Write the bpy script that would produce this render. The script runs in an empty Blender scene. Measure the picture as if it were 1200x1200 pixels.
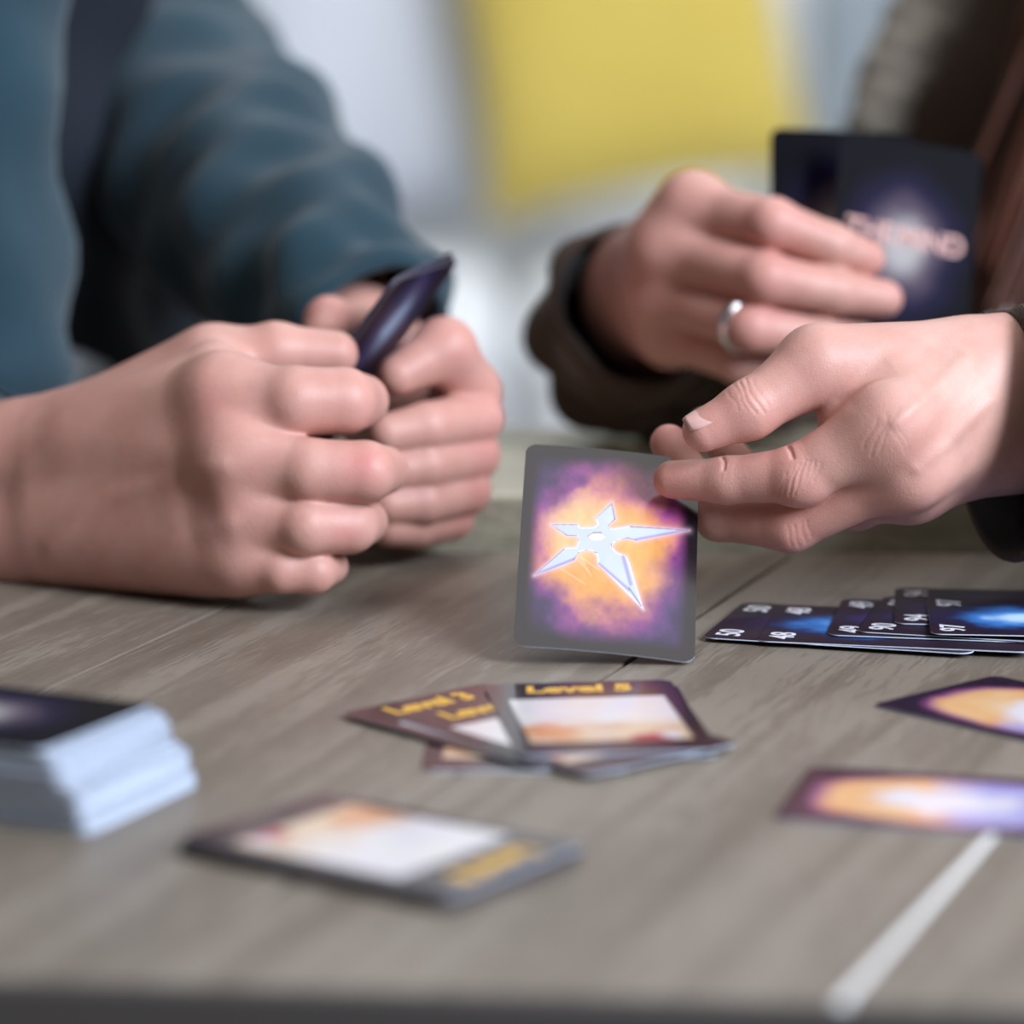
import bpy, math, random
import numpy as np
from mathutils import Vector, Matrix

random.seed(7); rng = np.random.default_rng(7)
sc = bpy.context.scene
COL = sc.collection
T = 0.75                       # height of the table top

# ------------------------------------------------------------------ camera
E = math.radians(10.5); F = 4250.0
CAM = np.array([0, 0, T + 0.262])
FW = np.array([0, math.cos(E), -math.sin(E)]); UP = np.array([0, math.sin(E), math.cos(E)]); RT = np.array([1.0, 0, 0])
cd = bpy.data.cameras.new('camera'); cam = bpy.data.objects.new('camera', cd); COL.objects.link(cam)
cam.location = CAM; cam.rotation_euler = (math.radians(90) - E, 0, 0)
cd.sensor_width = 24; cd.sensor_fit = 'HORIZONTAL'; cd.lens = 85; cd.clip_start = 0.05
cd.dof.use_dof = True; cd.dof.focus_distance = 1.195; cd.dof.aperture_fstop = 2.9; cd.dof.aperture_blades = 0
sc.camera = cam

# ------------------------------------------------------------------ world, lights, exposure
w = bpy.data.worlds.new('room_light'); sc.world = w; w.use_nodes = True
w.node_tree.nodes['Background'].inputs[0].default_value = (0.92, 0.86, 0.80, 1)
w.node_tree.nodes['Background'].inputs[1].default_value = 0.16
def area(name, loc, target, sx, sy, power, col):
    l = bpy.data.lights.new(name, 'AREA'); l.shape = 'RECTANGLE'; l.size = sx; l.size_y = sy; l.energy = power; l.color = col
    o = bpy.data.objects.new(name, l); COL.objects.link(o); o.location = loc
    o.rotation_euler = (Vector(target) - Vector(loc)).to_track_quat('-Z', 'Y').to_euler(); return o
area('window_light', (1.6, -0.12, 2.0), (0.0, 1.2, 0.8), 1.0, 1.1, 112, (0.80, 0.87, 1.0))
area('ceiling_light', (0.05, 1.05, 2.75), (0.05, 1.05, 0.0), 1.5, 1.3, 11, (1.0, 0.96, 0.93))
area('sofa_light', (0.4, 3.1, 2.7), (0.0, 4.4, 0.6), 2.0, 1.2, 64, (0.92, 0.96, 1.0))
sc.view_settings.view_transform = 'Standard'; sc.view_settings.look = 'None'
sc.view_settings.exposure = 0.0; sc.view_settings.gamma = 1.0
sc.view_settings.use_curve_mapping = False

# ------------------------------------------------------------------ helpers
def P(px, py, d):
    """point seen at pixel (px,py), d metres along the viewing axis"""
    return CAM + d * (FW + (px - 600) / F * RT - (py - 600) / F * UP)
def project(v):
    q = v - CAM; z = q @ FW
    return 600 + F * (q @ RT) / z, 600 - F * (q @ UP) / z, z
def s2l(c): return tuple(((x / 255) / 12.92 if x / 255 <= 0.04045 else ((x / 255 + 0.055) / 1.055) ** 2.4) for x in c)
def tag(o, label=None, cat=None, group=None, kind=None):
    if label: o['label'] = label
    if cat: o['category'] = cat
    if group: o['group'] = group
    if kind: o['kind'] = kind
    return o
def empty(name, loc=(0, 0, 0), rz=0):
    o = bpy.data.objects.new(name, None); o.location = loc; o.rotation_euler = (0, 0, rz); o.empty_display_size = 0.02
    COL.objects.link(o); return o
def mesh(name, verts, faces, mats, parent=None, smooth=False, mi=None, col=None):
    me = bpy.data.meshes.new(name); me.from_pydata([tuple(map(float, v)) for v in verts] if not isinstance(verts, np.ndarray) else verts.tolist(), [], faces if not isinstance(faces, np.ndarray) else faces.tolist())
    for m in (mats if isinstance(mats, (list, tuple)) else [mats]): me.materials.append(m)
    if mi is not None: me.polygons.foreach_set('material_index', np.asarray(mi, dtype=np.int32))
    me.polygons.foreach_set('use_smooth', np.full(len(me.polygons), smooth))
    if col is not None:
        a = me.color_attributes.new('Col', 'FLOAT_COLOR', 'POINT')
        c = np.ones((len(me.vertices), 4), dtype=np.float32); c[:, :3] = col; a.data.foreach_set('color', c.ravel())
    me.update()
    o = bpy.data.objects.new(name, me); COL.objects.link(o)
    if parent: o.parent = parent
    return o
def mat(name, base=(0.5, 0.5, 0.5), rough=0.5, **kw):
    m = bpy.data.materials.new(name); m.use_nodes = True
    b = m.node_tree.nodes['Principled BSDF']; b.inputs['Base Color'].default_value = (*base, 1); b.inputs['Roughness'].default_value = rough
    for k, v in kw.items(): b.inputs[k.replace('_', ' ')].default_value = v
    return m
def nd(m, t, **kw):
    n = m.node_tree.nodes.new(t)
    for k, v in kw.items(): setattr(n, k, v)
    return n
def lk(m, a, b): m.node_tree.links.new(a, b)
def bsdf(m): return m.node_tree.nodes['Principled BSDF']
def bump(m, height, strength=0.3, dist=0.001):
    b = nd(m, 'ShaderNodeBump'); b.inputs['Strength'].default_value = strength; b.inputs['Distance'].default_value = dist
    lk(m, height, b.inputs['Height']); lk(m, b.outputs[0], bsdf(m).inputs['Normal'])
def coords(m, scale=(1, 1, 1), rot=(0, 0, 0)):
    tc = nd(m, 'ShaderNodeTexCoord'); mp = nd(m, 'ShaderNodeMapping'); mp.inputs['Scale'].default_value = scale; mp.inputs['Rotation'].default_value = rot
    lk(m, tc.outputs['Object'], mp.inputs[0]); return mp.outputs[0]
def noise(m, vec, scale=5, detail=4, rough=0.5, dist=0.0):
    n = nd(m, 'ShaderNodeTexNoise'); n.inputs['Scale'].default_value = scale; n.inputs['Detail'].default_value = detail
    n.inputs['Roughness'].default_value = rough; n.inputs['Distortion'].default_value = dist; lk(m, vec, n.inputs['Vector']); return n.outputs['Fac']
def ramp(m, fac, stops):
    r = nd(m, 'ShaderNodeValToRGB'); e = r.color_ramp.elements
    while len(e) < len(stops): e.new(0.5)
    for i, (p, c) in enumerate(stops): e[i].position = p; e[i].color = (*c, 1)
    lk(m, fac, r.inputs[0]); return r.outputs[0]
def fabric(name, c1, c2, scale=400, rough=0.9, big=6):
    m = mat(name, c1, rough); v = coords(m)
    f = noise(m, v, big, 5, 0.6); lk(m, ramp(m, f, [(0.3, c1), (0.7, c2)]), bsdf(m).inputs['Base Color'])
    wv = nd(m, 'ShaderNodeTexWave'); wv.inputs['Scale'].default_value = scale; wv.inputs['Distortion'].default_value = 2; lk(m, v, wv.inputs['Vector'])
    bump(m, wv.outputs['Fac'], 0.4, 0.001); bsdf(m).inputs['Sheen Weight'].default_value = 0.2
    return m

# numpy fractal noise on 2-D points
_L = rng.random((256, 256)).astype(np.float32)
def vn(x, y):
    xi = np.floor(x).astype(int); yi = np.floor(y).astype(int); fx = x - xi; fy = y - yi
    fx = fx * fx * (3 - 2 * fx); fy = fy * fy * (3 - 2 * fy)
    g = lambda a, b: _L[a % 256, b % 256]
    return (g(xi, yi) * (1 - fx) + g(xi + 1, yi) * fx) * (1 - fy) + (g(xi, yi + 1) * (1 - fx) + g(xi + 1, yi + 1) * fx) * fy
def fbm(x, y, o=5):
    s = 0; a = 0.5
    for i in range(o): s = s + a * vn(x * 2 ** i + 17.3 * i, y * 2 ** i + 9.1 * i); a *= 0.5
    return s / (1 - 0.5 ** o)
def mix(a, b, t):
    a = np.asarray(a, dtype=float); b = np.asarray(b, dtype=float); t = np.clip(t, 0, 1)[..., None]; return a * (1 - t) + b * t
def sst(x, a, b):
    t = np.clip((x - a) / (b - a), 0, 1); return t * t * (3 - 2 * t)

# ------------------------------------------------------------------ materials
def wood(name, dark, mid, light, rough=0.42, ang=69.5):
    m = mat(name, mid, rough)
    v = coords(m, (1, 1, 1), (0, 0, math.radians(-ang)))
    mp = nd(m, 'ShaderNodeMapping'); mp.inputs['Scale'].default_value = (3.0, 60, 60); lk(m, v, mp.inputs[0])
    oi = nd(m, 'ShaderNodeObjectInfo'); va = nd(m, 'ShaderNodeVectorMath', operation='ADD'); lk(m, mp.outputs[0], va.inputs[0]); lk(m, oi.outputs['Random'], va.inputs[1])
    f1 = noise(m, va.outputs[0], 1.0, 6, 0.62, 0.4)
    mp2 = nd(m, 'ShaderNodeMapping'); mp2.inputs['Scale'].default_value = (60, 900, 900); lk(m, v, mp2.inputs[0])
    f2 = noise(m, mp2.outputs[0], 1.0, 3, 0.6)
    f3 = noise(m, v, 5, 3, 0.5)
    a = nd(m, 'ShaderNodeMath', operation='MULTIPLY_ADD'); lk(m, f2, a.inputs[0]); a.inputs[1].default_value = 0.55; lk(m, f1, a.inputs[2])
    b = nd(m, 'ShaderNodeMath', operation='MULTIPLY_ADD'); lk(m, f3, b.inputs[0]); b.inputs[1].default_value = 0.35; lk(m, a.outputs[0], b.inputs[2])
    c = ramp(m, b.outputs[0], [(0.62, dark), (0.95, mid), (1.25 if False else 1.0, light)])
    lk(m, c, bsdf(m).inputs['Base Color'])
    r = nd(m, 'ShaderNodeMapRange'); r.inputs[3].default_value = rough - 0.06; r.inputs[4].default_value = rough + 0.10; lk(m, f2, r.inputs[0]); lk(m, r.outputs[0], bsdf(m).inputs['Roughness'])
    bump(m, f2, 0.35, 0.00035)
    return m
M_WOOD = wood('grey_oak', (0.118, 0.092, 0.070), (0.176, 0.146, 0.115), (0.230, 0.196, 0.158))
M_WOOD2 = wood('olive_oak', (0.17, 0.155, 0.11), (0.31, 0.285, 0.21), (0.40, 0.37, 0.28), 0.3, 10)
M_EDGE = mat('table_edge_grey', (0.050, 0.045, 0.043), 0.55)
M_GLINT = mat('painted_seam_glint', (0.86, 0.87, 0.86), 0.25)  # near-white paints the glare caught in a groove
M_SEAM2 = mat('dark_seam_strip', (0.02, 0.02, 0.025), 0.2)
M_PRINT = mat('glossy_card_print', (0.5, 0.5, 0.5), 0.16)
_a = nd(M_PRINT, 'ShaderNodeVertexColor'); _a.layer_name = 'Col'; lk(M_PRINT, _a.outputs[0], bsdf(M_PRINT).inputs['Base Color'])
bsdf(M_PRINT).inputs['Specular IOR Level'].default_value = 0.6
M_SATIN = mat('satin_card_print', (0.5, 0.5, 0.5), 0.5)
_a = nd(M_SATIN, 'ShaderNodeVertexColor'); _a.layer_name = 'Col'; lk(M_SATIN, _a.outputs[0], bsdf(M_SATIN).inputs['Base Color'])
bsdf(M_SATIN).inputs['Specular IOR Level'].default_value = 0.12
M_MATTE = mat('matte_card_print', (0.5, 0.5, 0.5), 0.35)
_a = nd(M_MATTE, 'ShaderNodeVertexColor'); _a.layer_name = 'Col'; lk(M_MATTE, _a.outputs[0], bsdf(M_MATTE).inputs['Base Color'])
bsdf(M_MATTE).inputs['Specular IOR Level'].default_value = 0.015
M_PAPER = mat('white_card_edge', (0.62, 0.71, 0.86), 0.8)
M_GREYEDGE = mat('lilac_grey_card_edge', (0.13, 0.12, 0.16), 0.7)
M_WHITEINK = mat('white_ink', (0.88, 0.88, 0.95), 0.3)
M_YELLOWINK = mat('yellow_ink', s2l((228, 178, 62)), 0.35)
M_ORANGEINK = mat('orange_ink', s2l((150, 70, 38)), 0.35)
def skin(name, sss=0.22):
    m = mat(name, (0.6, 0.4, 0.35), 0.5)
    a = nd(m, 'ShaderNodeVertexColor'); a.layer_name = 'Col'
    v = coords(m); f = noise(m, v, 60, 5, 0.6)
    mx = nd(m, 'ShaderNodeMix', data_type='RGBA', blend_type='MULTIPLY'); mx.inputs[0].default_value = 1
    lk(m, a.outputs[0], mx.inputs[6]); lk(m, ramp(m, f, [(0.3, (0.88, 0.80, 0.78)), (0.7, (1.0, 1.0, 1.0))]), mx.inputs[7])
    b = bsdf(m); lk(m, mx.outputs[2], b.inputs['Base Color'])
    b.inputs['Subsurface Weight'].default_value = sss; b.inputs['Subsurface Radius'].default_value = (1.0, 0.35, 0.2); b.inputs['Subsurface Scale'].default_value = 0.004
    b.inputs['Specular IOR Level'].default_value = 0.45
    vo = nd(m, 'ShaderNodeTexVoronoi'); vo.inputs['Scale'].default_value = 1400; lk(m, v, vo.inputs['Vector'])
    f2 = noise(m, v, 500, 4, 0.6)
    ad = nd(m, 'ShaderNodeMath', operation='ADD'); lk(m, vo.outputs['Distance'], ad.inputs[0]); lk(m, f2, ad.inputs[1])
    bump(m, ad.outputs[0], 0.13, 0.0005)
    return m
M_SKIN = skin('skin')
M_TEAL = fabric('teal_wool', (0.002, 0.020, 0.036), (0.006, 0.042, 0.064), 300)
M_BROWN = fabric('brown_canvas', (0.040, 0.022, 0.013), (0.066, 0.039, 0.024), 500); bsdf(M_BROWN).inputs['Sheen Weight'].default_value = 0.05
M_TEAL_SHADE = fabric('shaded_sweater_wool', (0.003, 0.006, 0.012), (0.006, 0.012, 0.022), 300); bsdf(M_TEAL_SHADE).inputs['Sheen Weight'].default_value = 0.0  # near-black puts the shade on the sweater's torso into the cloth colour
M_KHAKI = fabric('khaki_lining', (0.22, 0.19, 0.15), (0.30, 0.26, 0.21), 500)
M_DARK = fabric('charcoal_lining', (0.012, 0.013, 0.016), (0.022, 0.023, 0.028), 500)
M_PALE = fabric('pale_shirt', (0.35, 0.38, 0.42), (0.45, 0.48, 0.52), 500)
M_HAIR = mat('rust_hair', (0.09, 0.025, 0.012), 0.45)
M_SOFA = fabric('pale_sofa_fabric', (0.74, 0.77, 0.81), (0.80, 0.82, 0.85), 250)
M_GREYC = fabric('grey_cushion_fabric', (0.50, 0.53, 0.60), (0.58, 0.61, 0.68), 250)
M_BLUEC = fabric('slate_cushion_fabric', (0.20, 0.24, 0.28), (0.27, 0.31, 0.35), 250)
M_YELLOW = fabric('mustard_cushion_fabric', (0.52, 0.39, 0.07), (0.57, 0.44, 0.09), 250)
M_WALL = mat('white_wall', (0.72, 0.74, 0.73), 0.9); bump(M_WALL, noise(M_WALL, coords(M_WALL), 40), 0.2, 0.002)
M_FLOOR = wood('floor_oak', (0.20, 0.17, 0.13), (0.36, 0.32, 0.27), (0.45, 0.40, 0.34), 0.5, 0)
M_METAL = mat('silver', (0.85, 0.85, 0.87), 0.2, Metallic=1.0)
M_BLACKP = mat('black_rubber', (0.02, 0.02, 0.025), 0.4)

def box(name, lo, hi, m, parent=None, bev=0.0, loc=None, rz=0, sub=False):
    x0, y0, z0 = lo; x1, y1, z1 = hi
    v = [(x0, y0, z0), (x1, y0, z0), (x1, y1, z0), (x0, y1, z0), (x0, y0, z1), (x1, y0, z1), (x1, y1, z1), (x0, y1, z1)]
    f = [(3, 2, 1, 0), (4, 5, 6, 7), (0, 1, 5, 4), (1, 2, 6, 5), (2, 3, 7, 6), (3, 0, 4, 7)]
    o = mesh(name, v, f, m, parent)
    if bev:
        b = o.modifiers.new('bevel', 'BEVEL'); b.width = bev; b.segments = 4 if sub else 2
    if loc is not None: o.location = loc
    o.rotation_euler = (0, 0, rz); return o

# ------------------------------------------------------------------ room shell
fl = empty('floor'); tag(fl, kind='structure')
n = 0
for i in range(12):
    x0 = -2.4 + i * 0.4
    box('floorboard', (x0 + 0.0015, -0.5, -0.03), (x0 + 0.3985, 5.4, 0.0), M_FLOOR, fl, 0.002)
wb = box('wall_back', (-2.4, 5.4, 0), (2.4, 5.5, 2.9), M_WALL); tag(wb, kind='structure')
bb = box('baseboard_back', (-2.4, 5.38, 0), (2.4, 5.4, 0.12), M_WALL, None, 0.004); tag(bb, kind='structure')

# ------------------------------------------------------------------ table made of planks
def clip(poly, nrm, c):
    out = []
    for i in range(len(poly)):
        a, b = np.array(poly[i]), np.array(poly[(i + 1) % len(poly)]); da, db = a @ nrm - c, b @ nrm - c
        if da <= 0: out.append(tuple(a))
        if da * db < 0: out.append(tuple(a + (b - a) * da / (da - db)))
    return out
def prism(name, poly, z0, z1, m, parent, bev=0.0008):
    """plank: outline extruded, its upper arris chamfered"""
    p = np.array(poly); c = p.mean(0); k = len(p)
    def inset(q, d):
        r = []
        for i in range(k):
            a, b, e = q[i - 1], q[i], q[(i + 1) % k]
            u = (b - a) / np.linalg.norm(b - a); v_ = (e - b) / np.linalg.norm(e - b)
            n1 = np.array([-u[1], u[0]]); n2 = np.array([-v_[1], v_[0]]); bis = n1 + n2; bis /= np.linalg.norm(bis)
            r.append(b + bis * d / max(0.3, bis @ n1))
        return np.array(r)
    t = inset(p, bev)
    V = [(*q, z0) for q in p] + [(*q, z1 - bev) for q in p] + [(*q, z1) for q in t]
    Fc = [tuple(range(k - 1, -1, -1)), tuple(range(2 * k, 3 * k))]
    for l in (0, 1):
        for i in range(k): j = (i + 1) % k; Fc.append((l * k + i, l * k + j, (l + 1) * k + j, (l + 1) * k + i))
    return mesh(name, V, Fc, m, parent)
table = empty('table', (0.0, 1.06, 0)); tag(table, 'grey-brown plank-topped wooden table carrying the dealt cards and the hands', 'table')
u = np.array([math.cos(math.radians(69.5)), math.sin(math.radians(69.5))]); nn = np.array([u[1], -u[0]])
near_n = np.array([math.sin(math.radians(-5.3)), -math.cos(math.radians(-5.3))]); near_c = near_n @ np.array([0, 0.8005])
far_n = np.array([0.02, 1.0]); far_n /= np.linalg.norm(far_n); far_c = far_n @ np.array([0.0, 1.332])
base = [(-0.62, 0.4), (0.62, 0.4), (0.62, 1.8), (-0.62, 1.8)]
l1 = nn @ np.array([0.0279, 1.1211]); gap = 0.0008; wpl = 0.158
inner = clip(clip(base, near_n, near_c - 0.004), far_n, far_c - 0.001)
def rel(poly): return [(x - 0.0, y - 1.06) for x, y in poly]
for k in range(-6, 8):
    a, b = l1 + k * wpl + gap, l1 + (k + 1) * wpl - gap
    q = clip(clip(inner, nn, b), -nn, -a)
    if len(q) >= 3: prism('plank', rel(q), T - 0.022, T, M_WOOD, table, 0.0005)
# dark core below the joints, edge strips and an added pale strip for the glint in one joint
q = clip(clip(base, near_n, near_c - 0.008), far_n, far_c - 0.006)
prism('underframe', rel(q), T - 0.06, T - 0.0225, M_EDGE, table, 0.002)
def edge_pt(x, nrm, c): return np.array([x, (c - nrm[0] * x) / nrm[1]])
a, b = edge_pt(-0.62, near_n, near_c), edge_pt(0.62, near_n, near_c)
ea = [tuple(a), tuple(b), tuple(b - near_n * 0.004), tuple(a - near_n * 0.004)]
prism('edge_banding', rel(ea), T - 0.06, T - 0.0006, M_EDGE, table, 0.0008)
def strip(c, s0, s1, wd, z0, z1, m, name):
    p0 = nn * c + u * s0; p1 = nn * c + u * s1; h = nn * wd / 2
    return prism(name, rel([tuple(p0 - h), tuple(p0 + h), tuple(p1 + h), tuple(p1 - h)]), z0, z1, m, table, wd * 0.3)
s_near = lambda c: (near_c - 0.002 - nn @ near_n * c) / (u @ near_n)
strip(l1 + wpl, s_near(l1 + wpl), s_near(l1 + wpl) + 0.60, 0.0052, T - 0.004, T + 0.0003, M_GLINT, 'joint_glint')
for sx in (-0.5, 0.5):
    for sy in (-0.15, 0.18):
        lg = box('leg', (-0.03, -0.03, 0), (0.03, 0.03, T - 0.06), M_EDGE, table, 0.004); lg.location = (sx, sy, 0)

# ------------------------------------------------------------------ ledge behind the table
bench = empty('side_table', (0.25, 1.43, 0)); tag(bench, 'olive-brown wooden side table pushed against the far edge, slightly higher', 'side table')
pl = box('tabletop', (-0.42, -0.082, T - 0.012), (0.62, 0.075, T + 0.019), M_WOOD2, bench, 0.002)
box('apron', (-0.40, -0.072, T - 0.07), (0.60, 0.06, T - 0.012), M_EDGE, bench, 0.002)
for sx in (-0.36, 0.56):
    for sy in (-0.05, 0.04):
        lg = box('leg', (-0.02, -0.02, 0), (0.02, 0.02, T - 0.07), M_EDGE, bench, 0.003); lg.location = (sx, sy, 0)

# ------------------------------------------------------------------ cards
CW, CL, CT = 0.059, 0.090, 0.00034
def card(name, art, M, nu=24, nv=36, bend=None, label=None, group=None, r=0.0042, wd=CW, ln=CL, m=None, edge=None):
    """Rounded card. Local x 0..wd across, y 0..ln up, printed face +z. art(x_mm, y_mm) -> rgb."""
    e = 1 - np.cos(np.linspace(0, math.pi / 2, max(4, nv // 8))); e = e / e[-1] * r
    y = np.concatenate([e, np.linspace(r, ln - r, nv)[1:-1], ln - e[::-1]])
    dd = np.minimum(y, ln - y); ins = np.where(dd < r, r - np.sqrt(np.maximum(r * r - (r - dd) ** 2, 0)), 0)
    X = ins[:, None] + (wd - 2 * ins)[:, None] * np.linspace(0, 1, nu)[None]; Y = np.repeat(y[:, None], nu, 1)
    c = art(X * 1000, Y * 1000) if art else np.full(X.shape + (3,), 0.1)
    Z = bend(X, Y) if bend else np.zeros_like(X)
    R = len(y); top = np.stack([X, Y, Z + CT / 2], -1).reshape(-1, 3); bot = np.stack([X, Y, Z - CT / 2], -1).reshape(-1, 3)
    I = np.arange(R * nu).reshape(R, nu)
    q = np.stack([I[:-1, :-1], I[:-1, 1:], I[1:, 1:], I[1:, :-1]], -1).reshape(-1, 4)
    ring = np.concatenate([I[0, :], I[1:, -1], I[-1, -2::-1], I[-2:0:-1, 0]])
    nxt = np.roll(ring, -1); N = R * nu
    V = np.concatenate([top, bot, top[ring], bot[ring]]); k = len(ring); a = 2 * N + np.arange(k); a2 = 2 * N + np.roll(np.arange(k), -1)
    side = np.stack([a2, a, a + k, a2 + k], -1)
    Fc = np.concatenate([q, q[:, ::-1] + N, side])
    mi = np.concatenate([np.zeros(len(q)), np.zeros(len(q)), np.ones(len(side))])
    cc = c.reshape(-1, 3); cb = np.tile(np.array([[0.02, 0.018, 0.03]]), (N, 1))
    o = mesh(name, V, Fc, [m or M_PRINT, edge or M_PAPER], None, True, mi, np.concatenate([cc, cb, cc[ring], cb[ring]]))
    o.matrix_world = M if isinstance(M, Matrix) else Matrix(M)
    tag(o, label, 'card', group); return o
def frame(o, ex, ey):
    """matrix from a corner and two edge directions"""
    ex = np.array(ex, float); ex /= np.linalg.norm(ex); ey = np.array(ey, float); ey -= ex * (ey @ ex); ey /= np.linalg.norm(ey); ez = np.cross(ex, ey)
    m = np.eye(4); m[:3, 0] = ex; m[:3, 1] = ey; m[:3, 2] = ez; m[:3, 3] = o; return Matrix(m.tolist())
def flat(x, y, z, deg, tx=0.0, ty=0.0):
    """card lying on the table: its +y (long) axis at deg from world X, corner at x,y mm"""
    a = math.radians(deg); ey = (math.cos(a), math.sin(a), ty); ex = (math.sin(a), -math.cos(a), tx)
    return frame((x / 1000, y / 1000, T + z / 1000), ex, ey)
def text(parent, s, size, m, mtx, name, offs=0.0, shear=0.0, sx=1.0, ext=0.00004):
    cu = bpy.data.curves.new(name, 'FONT'); cu.body = s; cu.size = size; cu.offset = offs; cu.shear = shear; cu.extrude = ext; cu.resolution_u = 6
    cu.align_x = 'CENTER'; cu.align_y = 'CENTER'
    t = bpy.data.objects.new(name, cu); COL.objects.link(t); bpy.context.view_layer.update()
    me = bpy.data.meshes.new_from_object(t.evaluated_get(bpy.context.evaluated_depsgraph_get())); me.name = name
    bpy.data.objects.remove(t); me.materials.clear(); me.materials.append(m)
    for v in me.vertices: v.co.x *= sx
    o = bpy.data.objects.new(name, me); COL.objects.link(o); o.parent = parent; o.matrix_local = mtx; return o
def local(x, y, deg=0, z=0.00022):
    return Matrix.Translation((x, y, z)) @ Matrix.Rotation(math.radians(deg), 4, 'Z')

# --- art of the star card, drawn in photo-crop units then mapped on the card
def homog(src, dst):
    A = []; B = []
    for (x, y), (X, Y) in zip(src, dst):
        A += [[x, y, 1, 0, 0, 0, -X * x, -X * y], [0, 0, 0, x, y, 1, -Y * x, -Y * y]]; B += [X, Y]
    return np.append(np.linalg.solve(np.array(A, float), np.array(B, float)), 1).reshape(3, 3)
H = homog([(0, 0), (59, 0), (59, 90), (0, 90)], [(47, 1058), (964, 1148), (1003, 146), (137, 47)])
def segd(x, y, a, b):
    a = np.array(a, float); b = np.array(b, float); d = b - a; t = np.clip(((x - a[0]) * d[0] + (y - a[1]) * d[1]) / (d @ d), 0, 1)
    return np.hypot(x - a[0] - t * d[0], y - a[1] - t * d[1])
def inpoly(x, y, p):
    r = np.zeros(x.shape, bool)
    for i in range(len(p)):
        (x0, y0), (x1, y1) = p[i - 1], p[i]
        if y0 == y1: continue
        r ^= ((y0 > y) != (y1 > y)) & (x < (x1 - x0) * (y - y0) / (y1 - y0) + x0)
    return r
STAR = [(563, 356), (580, 440), (548, 462), (545, 482), (570, 486), (652, 472), (948, 488), (680, 547), (640, 534), (592, 542), (568, 556), (556, 578), (580, 602), (630, 625), (645, 660), (710, 887),
        (488, 662), (482, 618), (468, 600), (440, 590), (405, 594), (384, 608), (366, 640), (300, 668), (163, 708), (318, 577), (380, 575), (392, 545), (384, 520), (330, 515), (253, 455), (388, 460), (400, 478), (470, 478), (490, 462), (478, 434)]
BEV = [((563, 362), (576, 440), 9), ((478, 434), (560, 362), 6), ((576, 440), (550, 462), 8), ((253, 457), (330, 513), 9), ((258, 457), (386, 462), 5), ((330, 513), (375, 516), 5),
       ((168, 705), (318, 580), 6), ((180, 700), (366, 634), 17), ((366, 636), (388, 606), 9), ((388, 604), (430, 590), 6), ((430, 590), (480, 604), 6), ((380, 516), (392, 540), 5),
       ((940, 489), (682, 540), 18), ((652, 475), (940, 487), 8), ((680, 542), (640, 532), 6), ((640, 532), (580, 548), 8), ((556, 560), (558, 580), 6), ((545, 465), (545, 485), 5),
       ((614, 626), (648, 760), 20), ((492, 660), (640, 790), 15), ((640, 780), (700, 870), 8), ((440, 520), (468, 504), 6), ((468, 504), (502, 504), 6), ((502, 504), (522, 518), 6)]
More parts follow.
